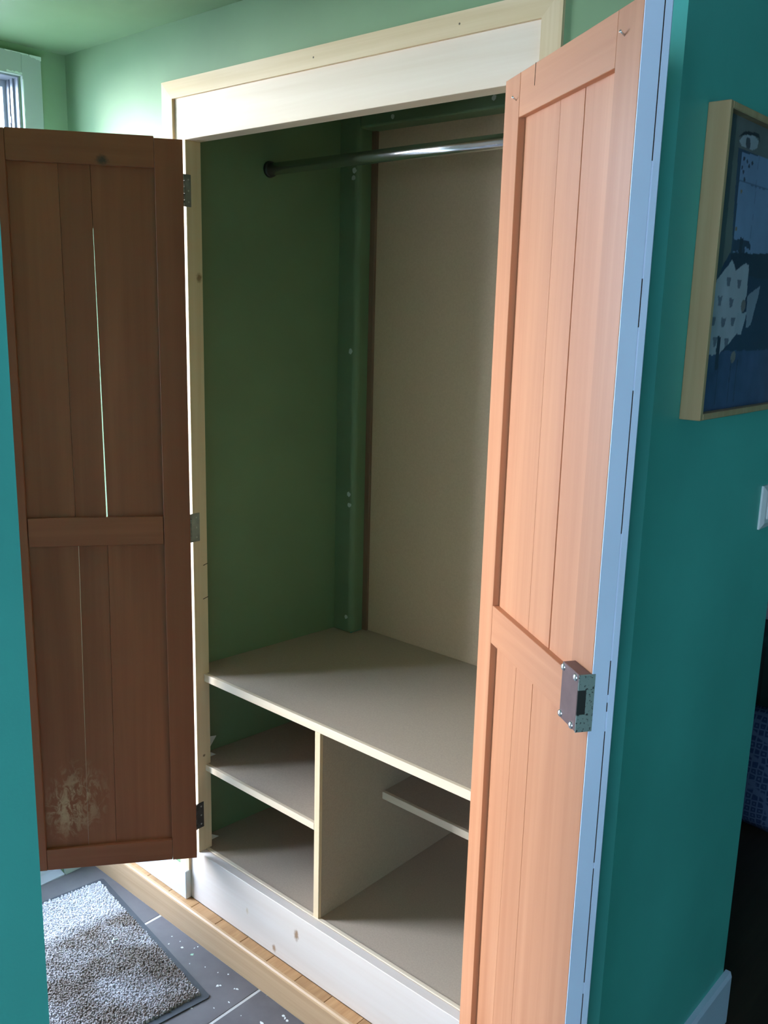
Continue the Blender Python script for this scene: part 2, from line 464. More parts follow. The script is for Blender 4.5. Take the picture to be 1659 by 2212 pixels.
# closet inside
bm = bmesh.new()
P = [(-0.060, 0.045), (-0.019, 0.535), (-0.015, 0.600), (-0.12, 0.600), (-0.12, 0.045)]
prism(bm, P, 2, FZ, 2.16)
struct('wall_closet_left', bm, M_green_shaded, label='sage green side wall inside the closet')
struct('wall_closet_right', bbox(1.06, 1.10, 0.045, 0.600, FZ, 2.16), M_green_shaded, label='right inner wall of the closet')
struct('ceiling_closet', bbox(-0.12, 1.10, 0.045, 0.600, 2.16, 2.20), M_green_shaded, label='green ceiling inside the closet')
struct('ceiling', bbox(XF-0.14, XW, YN-0.10, 0.045, CZ, CZ+0.08), M_green, label='sage green ceiling of the entry')
bm = bmesh.new()
box(bm, XW, 4.4, -3.9, 3.4, CZ, CZ+0.08); box(bm, -1.2, XW, 0.60, 3.4, CZ, CZ+0.08)
struct('ceiling_living', bm, M_ceiling, label='white living room ceiling')
# living room shell
WX0, WX1, WZ0, WZ1 = 1.975, 3.425, 0.92, 1.98
bm = bmesh.new()
box(bm, 1.09, WX0, -4.0, -3.9, FZ, CZ); box(bm, WX1, 4.5, -4.0, -3.9, FZ, CZ)
box(bm, WX0, WX1, -4.0, -3.9, FZ, WZ0); box(bm, WX0, WX1, -4.0, -3.9, WZ1, CZ)
struct('wall_living_south', bm, M_teal, label='teal living room wall with the window')
struct('wall_living_east', bbox(4.4, 4.5, -3.9, 3.5, FZ, CZ), M_teal, label='teal living room wall')
struct('wall_living_north', bbox(-1.3, 4.4, 3.4, 3.5, FZ, CZ), M_teal, label='teal wall at the end of the living room')
struct('wall_living_west', bbox(-1.3, -1.2, 0.60, 3.4, FZ, CZ), M_teal, label='teal wall behind the armchair')
w1 = empty('window_1', (2.70, -3.95, WZ0)); tag(w1, 'white framed living room window', kind='structure')
bm = bmesh.new()
hw = (WX1-WX0)/2; hh = WZ1-WZ0
box(bm, -hw, hw, -0.03, 0.03, 0, 0.05); box(bm, -hw, hw, -0.03, 0.03, hh-0.05, hh)
box(bm, -hw, -hw+0.05, -0.03, 0.03, 0.05, hh-0.05); box(bm, hw-0.05, hw, -0.03, 0.03, 0.05, hh-0.05); box(bm, -0.025, 0.025, -0.03, 0.03, 0.05, hh-0.05)
obj('window_frame', bm, M_white, w1)
for s in (-1, 1):
    a, b = (-hw+0.05, -0.025) if s < 0 else (0.025, hw-0.05)
    obj('pane', bbox(a, b, -0.003, 0.003, 0.05, hh-0.05), M_glass, w1)

# baseboards
bb = struct('baseboard_left', bbox(XF, -0.0395, -0.018, 0.0, 0.0, 0.087, 0.002), M_white, label='white baseboard left of the closet')
bm = bmesh.new()
prism(bm, [(1.2, FZ), (1.216, FZ), (1.216, 0.046), (1.212, 0.058), (1.2, 0.058)], 1, 0.0, 0.676)
# profile was given as (x, z) for an extrusion along y
struct('baseboard_right', bm, M_blue, label='pale blue grey baseboard along the foot of the teal wall')

# ------------------------------------------------------------------ entrance: casing, frame, storm door, sill
tr = empty('trim_4', (XF, -0.10, FZ)); tag(tr, 'grey green painted casing around the entrance', kind='structure')
def rel(bm, o):
    bmesh.ops.translate(bm, verts=bm.verts[:], vec=-Vector(o.location)); return bm
obj('side_casing', rel(bbox(XF, XF+0.012, -0.127, -0.074, FZ, 2.222, 0.0015), tr), M_grey_trim, tr)
obj('side_casing', rel(bbox(XF, XF+0.012, OY1-0.056, OY1-0.003, FZ, 2.222, 0.0015), tr), M_grey_trim, tr)
obj('head_casing', rel(bbox(XF, XF+0.012, OY1-0.003, -0.127, 2.168, 2.222, 0.0015), tr), M_grey_trim, tr)
def ragged(y0, y1, z, h0, h1, n, up):
    bm = bmesh.new(); lo, hi = [], []
    for i in range(n+1):
        t = i/n; y = y0+(y1-y0)*t
        h = (h0+(h1-h0)*t)*(0.5+random.random())
        lo.append(((y), z)); hi.append((y, z-h if not up else z+h))
    prism(bm, lo + hi[::-1], 0, XF+0.0118, XF+0.0128)
    return bm
obj('paint_chip', rel(ragged(-0.074, -0.105, 2.2215, 0.010, 0.003, 10, False), tr), M_chip, tr)
obj('paint_chip', rel(ragged(-0.108, -0.170, 2.2215, 0.0025, 0.002, 14, False), tr), M_chip, tr)
obj('paint_chip', rel(ragged(-0.127, -0.168, 2.171, 0.0035, 0.003, 10, True), tr), M_chip, tr)
bm = bmesh.new()
lo = [(-0.1265, 2.16-0.012*i) for i in range(22)]
hi = [(-0.1265+0.003*(0.4+random.random()), 2.16-0.012*i) for i in range(22)]
prism(bm, lo+hi[::-1], 0, XF+0.0118, XF+0.0128)
obj('paint_chip', rel(bm, tr), M_chip, tr)

d1 = empty('door_1', (-0.58, -0.54, FZ)); tag(d1, 'white framed glass storm door at the entrance', kind='structure')
bm = bmesh.new()          # jamb lining with a stop
for (y0, y1) in ((OY0, OY0-0.004), (OY1+0.004, OY1)):
    box(bm, XF-0.14, XF, y0, y1, FZ+0.022, OZ)
box(bm, XF-0.14, XF, OY1+0.004, OY0-0.004, OZ-0.004, OZ)
obj('jamb_lining', rel(bm, d1), M_grey_alu, d1)
bm = bmesh.new()
for s, y in ((1, OY0-0.004), (-1, OY1+0.004)):
    box(bm, XF-0.030, XF-0.018, y, y-s*0.005, FZ+0.022, OZ-0.004)
    box(bm, XF-0.052, XF-0.040, y, y-s*0.004, FZ+0.022, OZ-0.004)
obj('door_stop', rel(bm, d1), M_grey_alu, d1)
bm = bmesh.new()
xs0, xs1 = -0.585, -0.565
box(bm, xs0, xs1, OY0-0.004, OY0-0.016, FZ+0.022, OZ-0.004); box(bm, xs0, xs1, OY1+0.016, OY1+0.004, FZ+0.022, OZ-0.004)
box(bm, xs0, xs1, OY1+0.016, OY0-0.016, OZ-0.020, OZ-0.004); box(bm, xs0, xs1, OY1+0.016, OY0-0.016, FZ+0.022, FZ+0.34)  # solid bottom panel is out of view, added to block low light
obj('door_frame_and_blocker', rel(bm, d1), M_alu, d1)
obj('glass_pane', rel(bbox(-0.577, -0.573, OY1+0.016, OY0-0.016, FZ+0.34, OZ-0.020), d1), M_glass, d1)
obj('latch', rel(bbox(XF-0.040, XF-0.030, OY0-0.004, OY0-0.011, 2.060, 2.075, 0.001), d1), M_grey_alu, d1)
bm = bmesh.new()
prism(bm, [(XF-0.14, FZ-0.004), (XF+0.010, FZ-0.004), (XF+0.010, FZ+0.004), (XF-0.02, FZ+0.012), (XF-0.03, FZ+0.020), (XF-0.14, FZ+0.022)], 1, OY1, OY0)
obj('door_sill', rel(bm, d1), M_alu, d1)

# ------------------------------------------------------------------ closet casing and face frame
ZK, ZH = 0.155, 1.988      # top of kick board, underside of header
ZI, CW_ = 2.079, 0.039
XL1, XR1, WD = -0.0385, 0.9556, 0.9278
t1 = empty('trim_1', (0.46, 0.0, 0.0)); tag(t1, 'unpainted pine casing mitred around the closet', kind='structure')
bm = bmesh.new()
prism(bm, [(XL1-CW_, ZI+CW_), (XL1, ZI), (XR1, ZI), (XR1+CW_, ZI+CW_)], 1, -0.0072, 0.0)
obj('head_casing', rel(bm, t1), M_pine_casing_x, t1)
bm = bmesh.new(); prism(bm, [(XL1-CW_, 0.087), (XL1-CW_, ZI+CW_), (XL1, ZI), (XL1, 0.087)], 1, -0.0072, 0.0)
obj('side_casing', rel(bm, t1), M_pine_casing_z, t1)
bm = bmesh.new(); prism(bm, [(XR1, 0.0), (XR1, ZI), (XR1+CW_, ZI+CW_), (XR1+CW_, 0.0)], 1, -0.0072, 0.0)
obj('side_casing', rel(bm, t1), M_pine_casing_z, t1)
t2 = empty('trim_2', (0.0, 0.0, 0.0)); tag(t2, 'new pale pine face frame of the closet opening', kind='structure')
JD = 0.0437
obj('header_board', bbox(XO0, XO1, 0.0, JD, ZH, ZO, 0.0008), M_pine_x, t2)
obj('left_jamb', bbox(XO0, 0.0, 0.0, JD, ZK, ZH, 0.0008), M_pine_z, t2)
obj('right_jamb', bbox(WD, XO1, 0.0, JD, ZK, ZH, 0.0008), M_pine_z, t2)
obj('kick_board', bbox(XO0, XO1, 0.0, 0.024, 0.0, ZK, 0.0012), M_kick, t2)
for z, y0 in ((0.967, 0.029), (0.877, 0.027)):
    bm = bmesh.new()
    prism(bm, [(y0, z-0.0035), (y0+0.002, z-0.0042), (JD+0.0002, z-0.0008), (JD+0.0002, z+0.0008), (y0+0.002, z-0.0022)], 0, -0.002, 0.0004)
    obj('saw_nick', bm, M_crack, t2)

# back panel, corner post and mouldings (all inside the closet)
bp_ = struct('wall_closet_panel', bbox(0.062, 1.06, 0.588, 0.600, ZK, 2.16), M_back, label='brown hardboard back panel of the closet')
obj('edge_strip', bbox(0.050, 0.070, 0.580, 0.590, 0.66, 2.10, 0.001), wood('reddish_batten', (0.24, 0.135, 0.08), (0.17, 0.09, 0.052), axis=2, var=0.02), bp_)
def rounded_post(z0, z1):
    bm = bmesh.new()
    pts = [(-0.020, 0.600), (-0.020, 0.532)]
    x1, y0, r = 0.052, 0.532, 0.016
    for i in range(7):
        a = -math.pi/2 + i*math.pi/12
        pts.append((x1-r+r*math.cos(a), y0+r+r*math.sin(a)))
    pts.append((x1, 0.600))
    prism(bm, pts, 2, z0, z1)
    for f in bm.faces:
        f.smooth = False
    return bm
t5 = empty('trim_5', (0.016, 0.56, 0.668)); tag(t5, 'green painted corner post with white filler spots', kind='structure')
obj('corner_post', rel(rounded_post(0.668, 2.16), t5), M_green_shaded, t5)
obj('top_batten', rel(bbox(0.052, 1.06, 0.532, 0.600, 2.088, 2.16, 0.006, 3), t5), M_green_shaded, t5)
for (x, z, r) in [(0.032, 1.500, .0065), (0.034, 1.089, .006), (0.036, 1.057, .006), (0.031, 0.713, .0055), (0.034, 1.984, .006), (0.031, 1.965, .006), (0.167, 2.106, .005), (0.485, 2.112, .006)]:
    bm = bmesh.new(); n = 12; ring = []
    for i in range(n):
        a = 2*math.pi*i/n; rr = r*(0.8+0.35*random.random())
        ring.append((x+math.cos(a)*rr*1.15, z+math.sin(a)*rr*1.2))
    prism(bm, ring, 1, 0.5311, 0.534)
    obj('filler_spot', rel(bm, t5), plain('filler', (0.62, 0.66, 0.60), 0.8) if 'filler' not in bpy.data.materials else bpy.data.materials['filler'], t5)

# ------------------------------------------------------------------ shelving unit inside the closet
ZS, YF = 0.668, 0.026
su = empty('closet_shelving', (0.45, 0.30, ZK)); tag(su, 'fibreboard closet shelving with pale pine edging and one upright divider', 'shelving')
def shelf(name, x0, x1, y0, y1, ztop, t, nose=True, nose_mat=M_pine_x):
    s = obj(name, rel(bbox(x0, x1, y0+0.010, y1, ztop-t, ztop-0.0006, 0.0), su), M_shelf, su)
    if nose:
        obj('edging', rel(bbox(x0, x1, y0, y0+0.010, ztop-t, ztop, 0.0008), su), nose_mat, s)
    return s
XSR = 1.06
def shelf_poly(name, ztop, t, x1, y1):
    bm = bmesh.new()
    pts = [(0.0, YF+0.010), (x1, YF+0.010), (x1, y1), (-0.0195, y1) if y1 < 0.54 else (-0.0195, 0.533), (-0.0575, 0.0445), (0.0, 0.0445)]
    if y1 > 0.54: pts = [(0.0, YF+0.010), (x1, YF+0.010), (x1, 0.587), (0.053, 0.587), (0.053, 0.531), (-0.0195, 0.531), (-0.0585, 0.0445), (0.0, 0.0445)]
    prism(bm, pts, 2, ztop-t, ztop-0.0006)
    s = obj(name, rel(bm, su), M_shelf, su)
    obj('edging', rel(bbox(0.0, x1, YF, YF+0.010, ztop-t, ztop, 0.0008), su), M_pine_x, s)
    return s
shelf_poly('top_shelf', ZS, 0.021, XSR, 0.587)
DX0, DX1 = 0.419, 0.437
shelf_poly('left_shelf', 0.408, 0.018, DX0, 0.587)
dv = obj('divider', rel(bbox(DX0, DX1, YF+0.010, 0.587, ZK+0.0005, ZS-0.0215), su), M_shelf, su)
obj('edging', rel(bbox(DX0, DX1, YF, YF+0.010, ZK+0.0005, ZS-0.0215, 0.0008), su), M_pine_z, dv)
rs = obj('right_shelf', rel(bbox(DX1, XSR, 0.262, 0.587, 0.388, 0.4075), su), M_shelf, su)
obj('edging', rel(bbox(DX1, XSR, 0.252, 0.262, 0.388, 0.408, 0.0008), su), M_pine_x, rs)
bm = bmesh.new()
prism(bm, [(0.0, YF+0.009), (XSR, YF+0.009), (XSR, 0.587), (-0.0195, 0.587), (-0.0585, 0.0445), (0.0, 0.0445)], 2, ZK-0.018, ZK-0.0005)
bo = obj('bottom_board', rel(bm, su), M_shelf, su)
obj('edging', rel(bbox(0.0, XSR, 0.0245, YF+0.0085, ZK-0.018, ZK+0.0018, 0.0008), su), M_pine_x, bo)

# little white tabs poking out behind the left jamb
def shim(pts, lab):
    bm = bmesh.new()
    prism(bm, pts, 0, -0.0275, -0.026)
    o = obj('card_shim', bm, M_shim); tag(o, lab, 'card', 'card tabs behind the jamb'); return o
shim([(0.047, 0.4085), (0.047, 0.432), (0.082, 0.4085)], 'small white card corner standing on the left cubby shelf')
shim([(0.047, 0.436), (0.047, 0.470), (0.052, 0.470), (0.084, 0.463), (0.056, 0.430)], 'small white card tab sticking up above the left cubby shelf')
shim([(0.047, 0.1555), (0.047, 0.182), (0.088, 0.1555)], 'small white card corner on the bottom board by the jamb')

# ------------------------------------------------------------------ hanging rod
rd = empty('closet_rod', (0.5, 0.292, 1.962)); tag(rd, 'shiny chrome hanging rod across the top of the closet', 'rod')
bm = bmesh.new(); cyl(bm, (-0.036, 0.292, 1.962), (1.059, 0.292, 1.962), 0.0150, 40); obj('tube', rel(bm, rd), M_chrome, rd)
for x, s in ((-0.0395, 1), (1.0600, -1)):
    bm = bmesh.new()
    cyl(bm, (x, 0.292, 1.962), (x+s*0.010, 0.292, 1.962), 0.0205, 28, 0.019)
    obj('flange', rel(bm, rd), M_hinge_dark, rd)

# ------------------------------------------------------------------ closet doors
DW, A_, B_ = 0.450, 0.065, 0.320
ZB, ZT = 0.163, 1.985
TH = 0.036
def make_door(side):
    s = 1 if side == 'left' else -1
    mz, mx = (M_shaded_z, M_shaded_x) if side == 'left' else (M_door_z, M_door_x)
    e = 0.0327
    if side == 'left':
        th = math.radians(127.388); d = Vector((math.cos(th), -math.sin(th), 0)); n = Vector((math.sin(th), math.cos(th), 0)); piv = Vector((0, -0.005, 0))
        lab = 'brown plank door standing open at the left, wood darkened for its shade'
    else:
        th = math.radians(145.512); d = Vector((-math.cos(th), -math.sin(th), 0)); n = Vector((-math.sin(th), math.cos(th), 0)); piv = Vector((WD, -0.005, 0))
        lab = 'orange brown plank door standing open at the right with rim lock and blue edge'
    loc = piv + n*e; loc.z = ZB
    root = empty('closet_door', loc, math.atan2(d.y, d.x)); tag(root, lab, 'door', 'pair of plank closet doors')
    # local x along door from hinge, local y = n for left, -n for right; depth grows away from the inner face
    def bx(s0, s1, d0, d1, z0, z1, bev=0.0007):
        bm = bbox(s0, s1, -s*d0, -s*d1, z0-ZB, z1-ZB, bev)
        bm.normal_update()
        for f in bm.faces:
            if f.normal.y*-s > 0.9: f.material_index = 1       # outer side is painted
        return bm
    def skewed(s0b, s1b, s0t, s1t, d0, d1, z0, z1):
        bm = bmesh.new()
        ya, yb = -s*d0, -s*d1
        v = [bm.verts.new(p) for p in ((s0b, ya, z0-ZB), (s1b, ya, z0-ZB), (s1b, yb, z0-ZB), (s0b, yb, z0-ZB), (s0t, ya, z1-ZB), (s1t, ya, z1-ZB), (s1t, yb, z1-ZB), (s0t, yb, z1-ZB))]
        fs = [bm.faces.new([v[i] for i in q]) for q in ((3,2,1,0),(4,5,6,7),(0,1,5,4),(1,2,6,5),(2,3,7,6),(3,0,4,7))]
        fs[4].material_index = 1
        return bm
    z1m, z2m = 1.036, 1.106           # mid rail
    zbr, ztr = 0.222, 1.918           # top of bottom rail, underside of top rail
    thf = 0.028 if side == 'left' else 0.026
    # frame
    obj('hinge_stile', bx(0.002, A_, 0, thf, ZB, ZT-(0.003 if side == 'left' else 0)), [mz, M_blue], root)
    if side == 'left':
        obj('lock_stile', bx(A_+B_, DW, 0, thf, ZB, ZT), [mz, M_blue], root)
    else:
        ls = obj('lock_stile', bx(A_+B_, DW-0.0012, 0, thf, ZB, ZT), [mz, M_blue], root)
        # painted edge, with a rebated outer lip
        bm = bmesh.new()
        box(bm, DW-0.0012, DW+0.0006, -s*0.0006, -s*0.0255, 0, ZT-ZB)
        pe = obj('painted_edge', bm, M_blue, root)
        tag(pe, label='pale blue grey painted meeting edge')
        lip = obj('rebate_lip', bx(DW-0.020, DW+0.0002, thf+0.0006, 0.038, ZB, ZT, 0.0015), [M_blue, M_blue], root)
        # open joint between lip and edge, broken into runs
        z = 0.30
        for (za, zb_) in ((0.20, 0.62), (0.64, 0.83), (0.84, 1.045), (1.075, 1.088), (1.10, 1.150), (1.33, 1.52), (1.60, 1.66), (1.80, 1.985)):
            obj('open_joint', bbox(DW-0.004, DW+0.0009, -s*0.0252, -s*0.0264, za-ZB, zb_-ZB), M_crack, root)
    obj('top_rail', bx(A_+0.0007, A_+B_-0.0007, 0.0003, thf, ztr, ZT+(0.001 if side == 'left' else 0)), [mx, M_blue], root)
    g0 = 0.0022 if side == 'left' else 0.0004
    obj('middle_rail', bx(A_+g0, A_+B_-g0, 0.0003, 0.0085 if side == 'left' else thf, z1m, z2m), [mx, M_blue], root)
    if side == 'left':
        obj('middle_rail', bx(A_+0.03, A_+B_-0.03, 0.0175, thf, z1m+0.004, z2m-0.004), [mx, M_blue], root)
    obj('bottom_rail', bx(A_+0.0007, A_+B_-0.0007, 0.0003, thf, ZB+0.001, zbr), [mx, M_blue], root)
    # planks between the rails
    p0, p1 = 0.0110, 0.0180
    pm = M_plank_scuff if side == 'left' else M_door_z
    x0, x1 = A_-0.004, A_+B_+0.004
    if side == 'left':
        lo, hi = z2m-0.035, ztr+0.006
        obj('plank', skewed(x0, 0.1985, x0, 0.2066, p0, p1, lo, hi), [pm, M_blue], root)
        obj('plank', skewed(0.2020, 0.2735, 0.2073, 0.2762, p0, p1, lo, hi), [pm, M_blue], root)
        obj('plank', skewed(0.2742, x1, 0.2770, x1, p0, p1, lo, hi), [pm, M_blue], root)
        # strips that close the joints from behind, except where the planks have shrunk apart
        obj('joint_strip', skewed(0.268, 0.280, 0.271, 0.283, p1, p1+0.003, lo, hi), [pm, M_blue], root)
        obj('joint_strip', skewed(0.199, 0.211, 0.201, 0.213, p1, p1+0.003, 1.782, hi), [pm, M_blue], root)
        obj('joint_strip', skewed(0.204, 0.216, 0.195, 0.207, p1, p1+0.003, zbr, z1m), [pm, M_blue], root)
        lo2, hi2 = zbr-0.006, z2m-0.0357
        obj('plank', skewed(x0, 0.2096, x0, 0.2006, p0, p1, lo2, hi2), [pm, M_blue], root)
        obj('plank', skewed(0.2104, 0.2798, 0.2014, 0.2690, p0, p1, lo2, hi2), [pm, M_blue], root)
        obj('plank', skewed(0.2808, x1, 0.2700, x1, p0, p1, lo2, hi2), [pm, M_blue], root)
    else:
        lo, hi = z2m-0.004, ztr+0.006
        obj('plank', skewed(x0, 0.2005, x0, 0.2004, p0, p1, lo, hi), [pm, M_blue], root)
        obj('plank', skewed(0.2016, 0.2820, 0.2016, 0.2805, p0, p1, lo, hi), [pm, M_blue], root)
        obj('plank', skewed(0.2865, x1, 0.2835, x1, p0, p1, lo, hi), [pm, M_blue], root)
        lo2, hi2 = zbr-0.006, z1m+0.004
        obj('plank', skewed(x0, 0.1472, x0, 0.1612, p0, p1, lo2, hi2), [pm, M_blue], root)
        obj('plank', skewed(0.1478, 0.2330, 0.1625, 0.2312, p0, p1, lo2, hi2), [pm, M_blue], root)
        obj('plank', skewed(0.2336, x1, 0.2335, x1, p0, p1, lo2, hi2), [pm, M_blue], root)
        bk = obj('backing_board', bx(x0, x1, 0.0188, 0.0255, zbr-0.004, ztr+0.004, 0), [M_blue, M_blue], root)
        # split in the top rail, two nails, and the rim lock
        obj('split', skewed(0.1236, 0.1242, 0.1246, 0.1256, -0.0002, 0.002, 1.953, ZT), M_crack, root)
        for (sx, z) in ((0.405, 1.950), (0.052, 1.946)):
            bm = bmesh.new(); cyl(bm, (sx, -s*0.001, z-ZB), (sx+0.003, s*0.008, z-ZB+0.004), 0.0011, 10); dome(bm, (sx+0.003, s*0.008, z-ZB+0.004), (0.3, s*1.0, 0.45), 0.002, 0.0008, 10)
            obj('nail', bm, M_screw, root)
        lk = empty('rim_lock', (0.398, 0, 1.048-ZB)); lk.parent = root
        lw, lh, lt = DW+0.0012-0.398, 0.0845, 0.020
        obj('lock_case', bbox(0, lw-0.0016, 0.0, s*lt, 0, lh, 0.001), M_lock, lk)
        bm = bmesh.new()
        ya, yb = -0.0045*s, s*lt
        box(bm, lw-0.0014, lw+0.0004, ya, yb, 0, 0.026); box(bm, lw-0.0014, lw+0.0004, ya, yb, 0.062, lh)
        box(bm, lw-0.0014, lw+0.0004, ya, s*0.0075, 0.026, 0.062)
        obj('edge_plate', bm, M_lock_edge, lk)
        bm = bmesh.new(); box(bm, lw-0.0012, lw-0.0004, s*0.0075, s*(lt-0.0002), 0.026, 0.062)
        obj('bolt_slot', bm, M_dark, lk)
        for (sx, z) in ((0.0035, 0.077), (0.0425, 0.077), (0.0035, 0.0065), (0.039, 0.0045)):
            bm = bmesh.new(); dome(bm, (sx, s*lt, z), (0, s, 0), 0.0056, 0.0032, 16)
            cyl(bm, (sx, s*(lt+0.0022), z), (sx, s*(lt+0.0029), z), 0.0012, 8)
            obj('screw', bm, M_screw, lk)
    if side == 'left':
        for k_, (z0, z1, yb, mm) in enumerate(((1.840, 1.912, 0.0125, M_hinge), (1.031, 1.104, 0.020, M_hinge), (0.229, 0.303, 0.0165, M_hinge_dark))):
            h = empty('hinge', (0, 0, z0-ZB)); h.parent = root
            inv = (Matrix.Translation(loc) @ Matrix.Rotation(math.atan2(d.y, d.x), 4, 'Z') @ Matrix.Translation((0, 0, z0-ZB))).inverted()
            def wl_(bm):
                bmesh.ops.transform(bm, matrix=inv, verts=bm.verts[:]); return bm
            obj('jamb_leaf', wl_(bbox(0.0002, 0.0022, -0.006, yb, z0, z1, 0.0004)), mm, h)
            bm = bmesh.new()
            nk = 5
            for i in range(nk):
                za = z0+(z1-z0)*i/nk+0.0004; zc = z0+(z1-z0)*(i+1)/nk-0.0004
                cyl(bm, (0.0010, -0.0075, za), (0.0010, -0.0075, zc), 0.0030, 14)
            obj('knuckle', wl_(bm), mm, h)
            for fz in (0.15, 0.5, 0.85):
                bm = bmesh.new(); dome(bm, (0.0021, (yb-0.004)*0.62, z0+(z1-z0)*fz), (1, 0, 0), 0.0026, 0.0007, 12)
                obj('screw', wl_(bm), plain('old_screw', (0.45, 0.47, 0.46), 0.4, metal=0.7) if 'old_screw' not in bpy.data.materials else bpy.data.materials['old_screw'], h)
    return root
make_door('left')
make_door('right')

# ------------------------------------------------------------------ door mat
ma = math.atan2(-0.143+0.061, 0.227+0.399)
MAT_L, MAT_W = 0.632, 0.43
mt = empty('door_mat', (-0.399, -0.061, FZ), ma); tag(mt, 'grey carpet door mat with dark rubber border on the tiles', 'mat')
# local x along the length, local -y across
bm = bmesh.new()
rnd_pts = [(0.006, 0), (MAT_L-0.006, 0), (MAT_L, -0.006), (MAT_L, -MAT_W+0.006), (MAT_L-0.006, -MAT_W), (0.006, -MAT_W), (0, -MAT_W+0.006), (0, -0.006)]
prism(bm, rnd_pts, 2, 0.0, 0.0035)
obj('rubber_border', bm, M_rubber, mt)
bd = 0.018
verts, faces = [], []
step = 0.0046
nx, ny = int((MAT_L-2*bd)/step), int((MAT_W-2*bd)/step)
for i in range(nx):
    for j in range(ny):
        cx = bd+(i+0.5)*step+random.uniform(-1, 1)*0.0018
        cy = -bd-(j+0.5)*step+random.uniform(-1, 1)*0.0018
        h = 0.0035+0.0055+random.random()*0.004
        r = 0.0034+random.random()*0.0012
        a0 = random.random()*6.28
        tx, ty = random.uniform(-1, 1)*0.003, random.uniform(-1, 1)*0.003
        b = len(verts)
        for k_ in range(4):
            a = a0+k_*math.pi/2
            verts.append((cx+math.cos(a)*r, cy+math.sin(a)*r, 0.003))
        for k_ in range(4):
            a = a0+k_*math.pi/2
            verts.append((cx+tx+math.cos(a)*r*0.55, cy+ty+math.sin(a)*r*0.55, h+random.uniform(-0.0012, 0.0012)))
        for k_ in range(4):
            faces.append((b+k_, b+(k_+1) % 4, b+4+(k_+1) % 4, b+4+k_))
        faces.append((b+4, b+5, b+6, b+7))
me = bpy.data.meshes.new('carpet_pile'); me.from_pydata(verts, [], faces); me.update(); me.materials.append(M_pile)
po = bpy.data.objects.new('carpet_pile', me); C.objects.link(po); po.parent = mt; tag(po, kind='stuff', label='grey carpet tufts, muddy in the middle')

# a wood shaving and thread on the mat
inv = (Matrix.Translation((-0.399, -0.061, FZ)) @ Matrix.Rotation(ma, 4, 'Z')).inverted()
bm = bmesh.new()
for (a, b) in (((-0.126, -0.196), (-0.112, -0.208)), ((-0.120, -0.202), (-0.114, -0.191)), ((-0.112, -0.208), (-0.106, -0.209))):
    cyl(bm, (a[0], a[1], FZ+0.0150), (b[0], b[1], FZ+0.0150), 0.0011, 8)
o = obj('wood_shaving', bm, M_chip); tag(o, 'curled pale wood shaving lying on the door mat', 'shaving')

# ------------------------------------------------------------------ picture on the teal wall
pf = empty('framed_painting', (XW, 0.30, 1.449)); tag(pf, 'abstract blue painting in a deep blond wood frame on teal wall', 'painting')
PY0, PY1, PZ0, PZ1, PD, PT = 0.100, 0.500, 1.449, 1.942, 0.0365, 0.011
obj('frame_side', rel(bbox(XW, XW+PD, PY0, PY0+PT, PZ0, PZ1, 0.0012), pf), M_frame, pf)
obj('frame_side', rel(bbox(XW, XW+PD, PY1-PT, PY1, PZ0, PZ1, 0.0012), pf), M_frame, pf)
obj('frame_rail', rel(bbox(XW, XW+PD, PY0+PT, PY1-PT, PZ0, PZ0+PT, 0.0012), pf), M_frame, pf)
obj('frame_rail', rel(bbox(XW, XW+PD, PY0+PT, PY1-PT, PZ1-PT, PZ1, 0.0012), pf), M_frame, pf)
# the painted canvas: colours stored on a fine grid
def inpoly(p, poly):
    x, y = p; c = False; n = len(poly); j = n-1
    for i in range(n):
        xi, yi = poly[i]; xj, yj = poly[j]
        if (yi > y) != (yj > y) and x < (xj-xi)*(y-yi)/(yj-yi)+xi: c = not c
        j = i
    return c
from mathutils import noise as mnoise
def N(y, z, s, k=0.0): return mnoise.noise(Vector((y*s, z*s, k)))
A_pale = [(0.198,1.880),(0.45,1.893),(0.45,1.732),(0.203,1.724)]
A_brow = [(0.177,1.900),(0.206,1.914),(0.265,1.919),(0.272,1.904),(0.262,1.912),(0.21,1.908)]
A_eye = [(0.183,1.896),(0.196,1.904),(0.214,1.909),(0.245,1.911),(0.266,1.906),(0.262,1.896),(0.245,1.890),(0.222,1.888),(0.200,1.889)]
A_white = [(0.203,1.710),(0.214,1.704),(0.226,1.694),(0.243,1.701),(0.259,1.708),(0.282,1.706),(0.285,1.658),(0.256,1.588),(0.184,1.553),(0.126,1.556),(0.126,1.640),(0.150,1.676)]
A_white2 = [(0.347,1.674),(0.320,1.605),(0.298,1.599),(0.288,1.655)]
A_strip = [(0.253,1.624),(0.294,1.627),(0.278,1.588),(0.244,1.591)]
A_band = [(0.193,1.722),(0.45,1.735),(0.45,1.69),(0.343,1.685),(0.281,1.690),(0.224,1.690),(0.205,1.70)]
A_left = [(0.11,1.94),(0.160,1.94),(0.181,1.901),(0.196,1.724),(0.172,1.705),(0.145,1.672),(0.11,1.66)]
A_dots = [(0.199,1.675),(0.246,1.673),(0.169,1.643),(0.219,1.641),(0.193,1.608),(0.15,1.609),(0.166,1.576),(0.215,1.574),(0.235,1.609)]
A_ticks = [(0.211,1.872),(0.226,1.869),(0.207,1.859),(0.248,1.869),(0.22,1.84),(0.235,1.863),(0.214,1.852)]
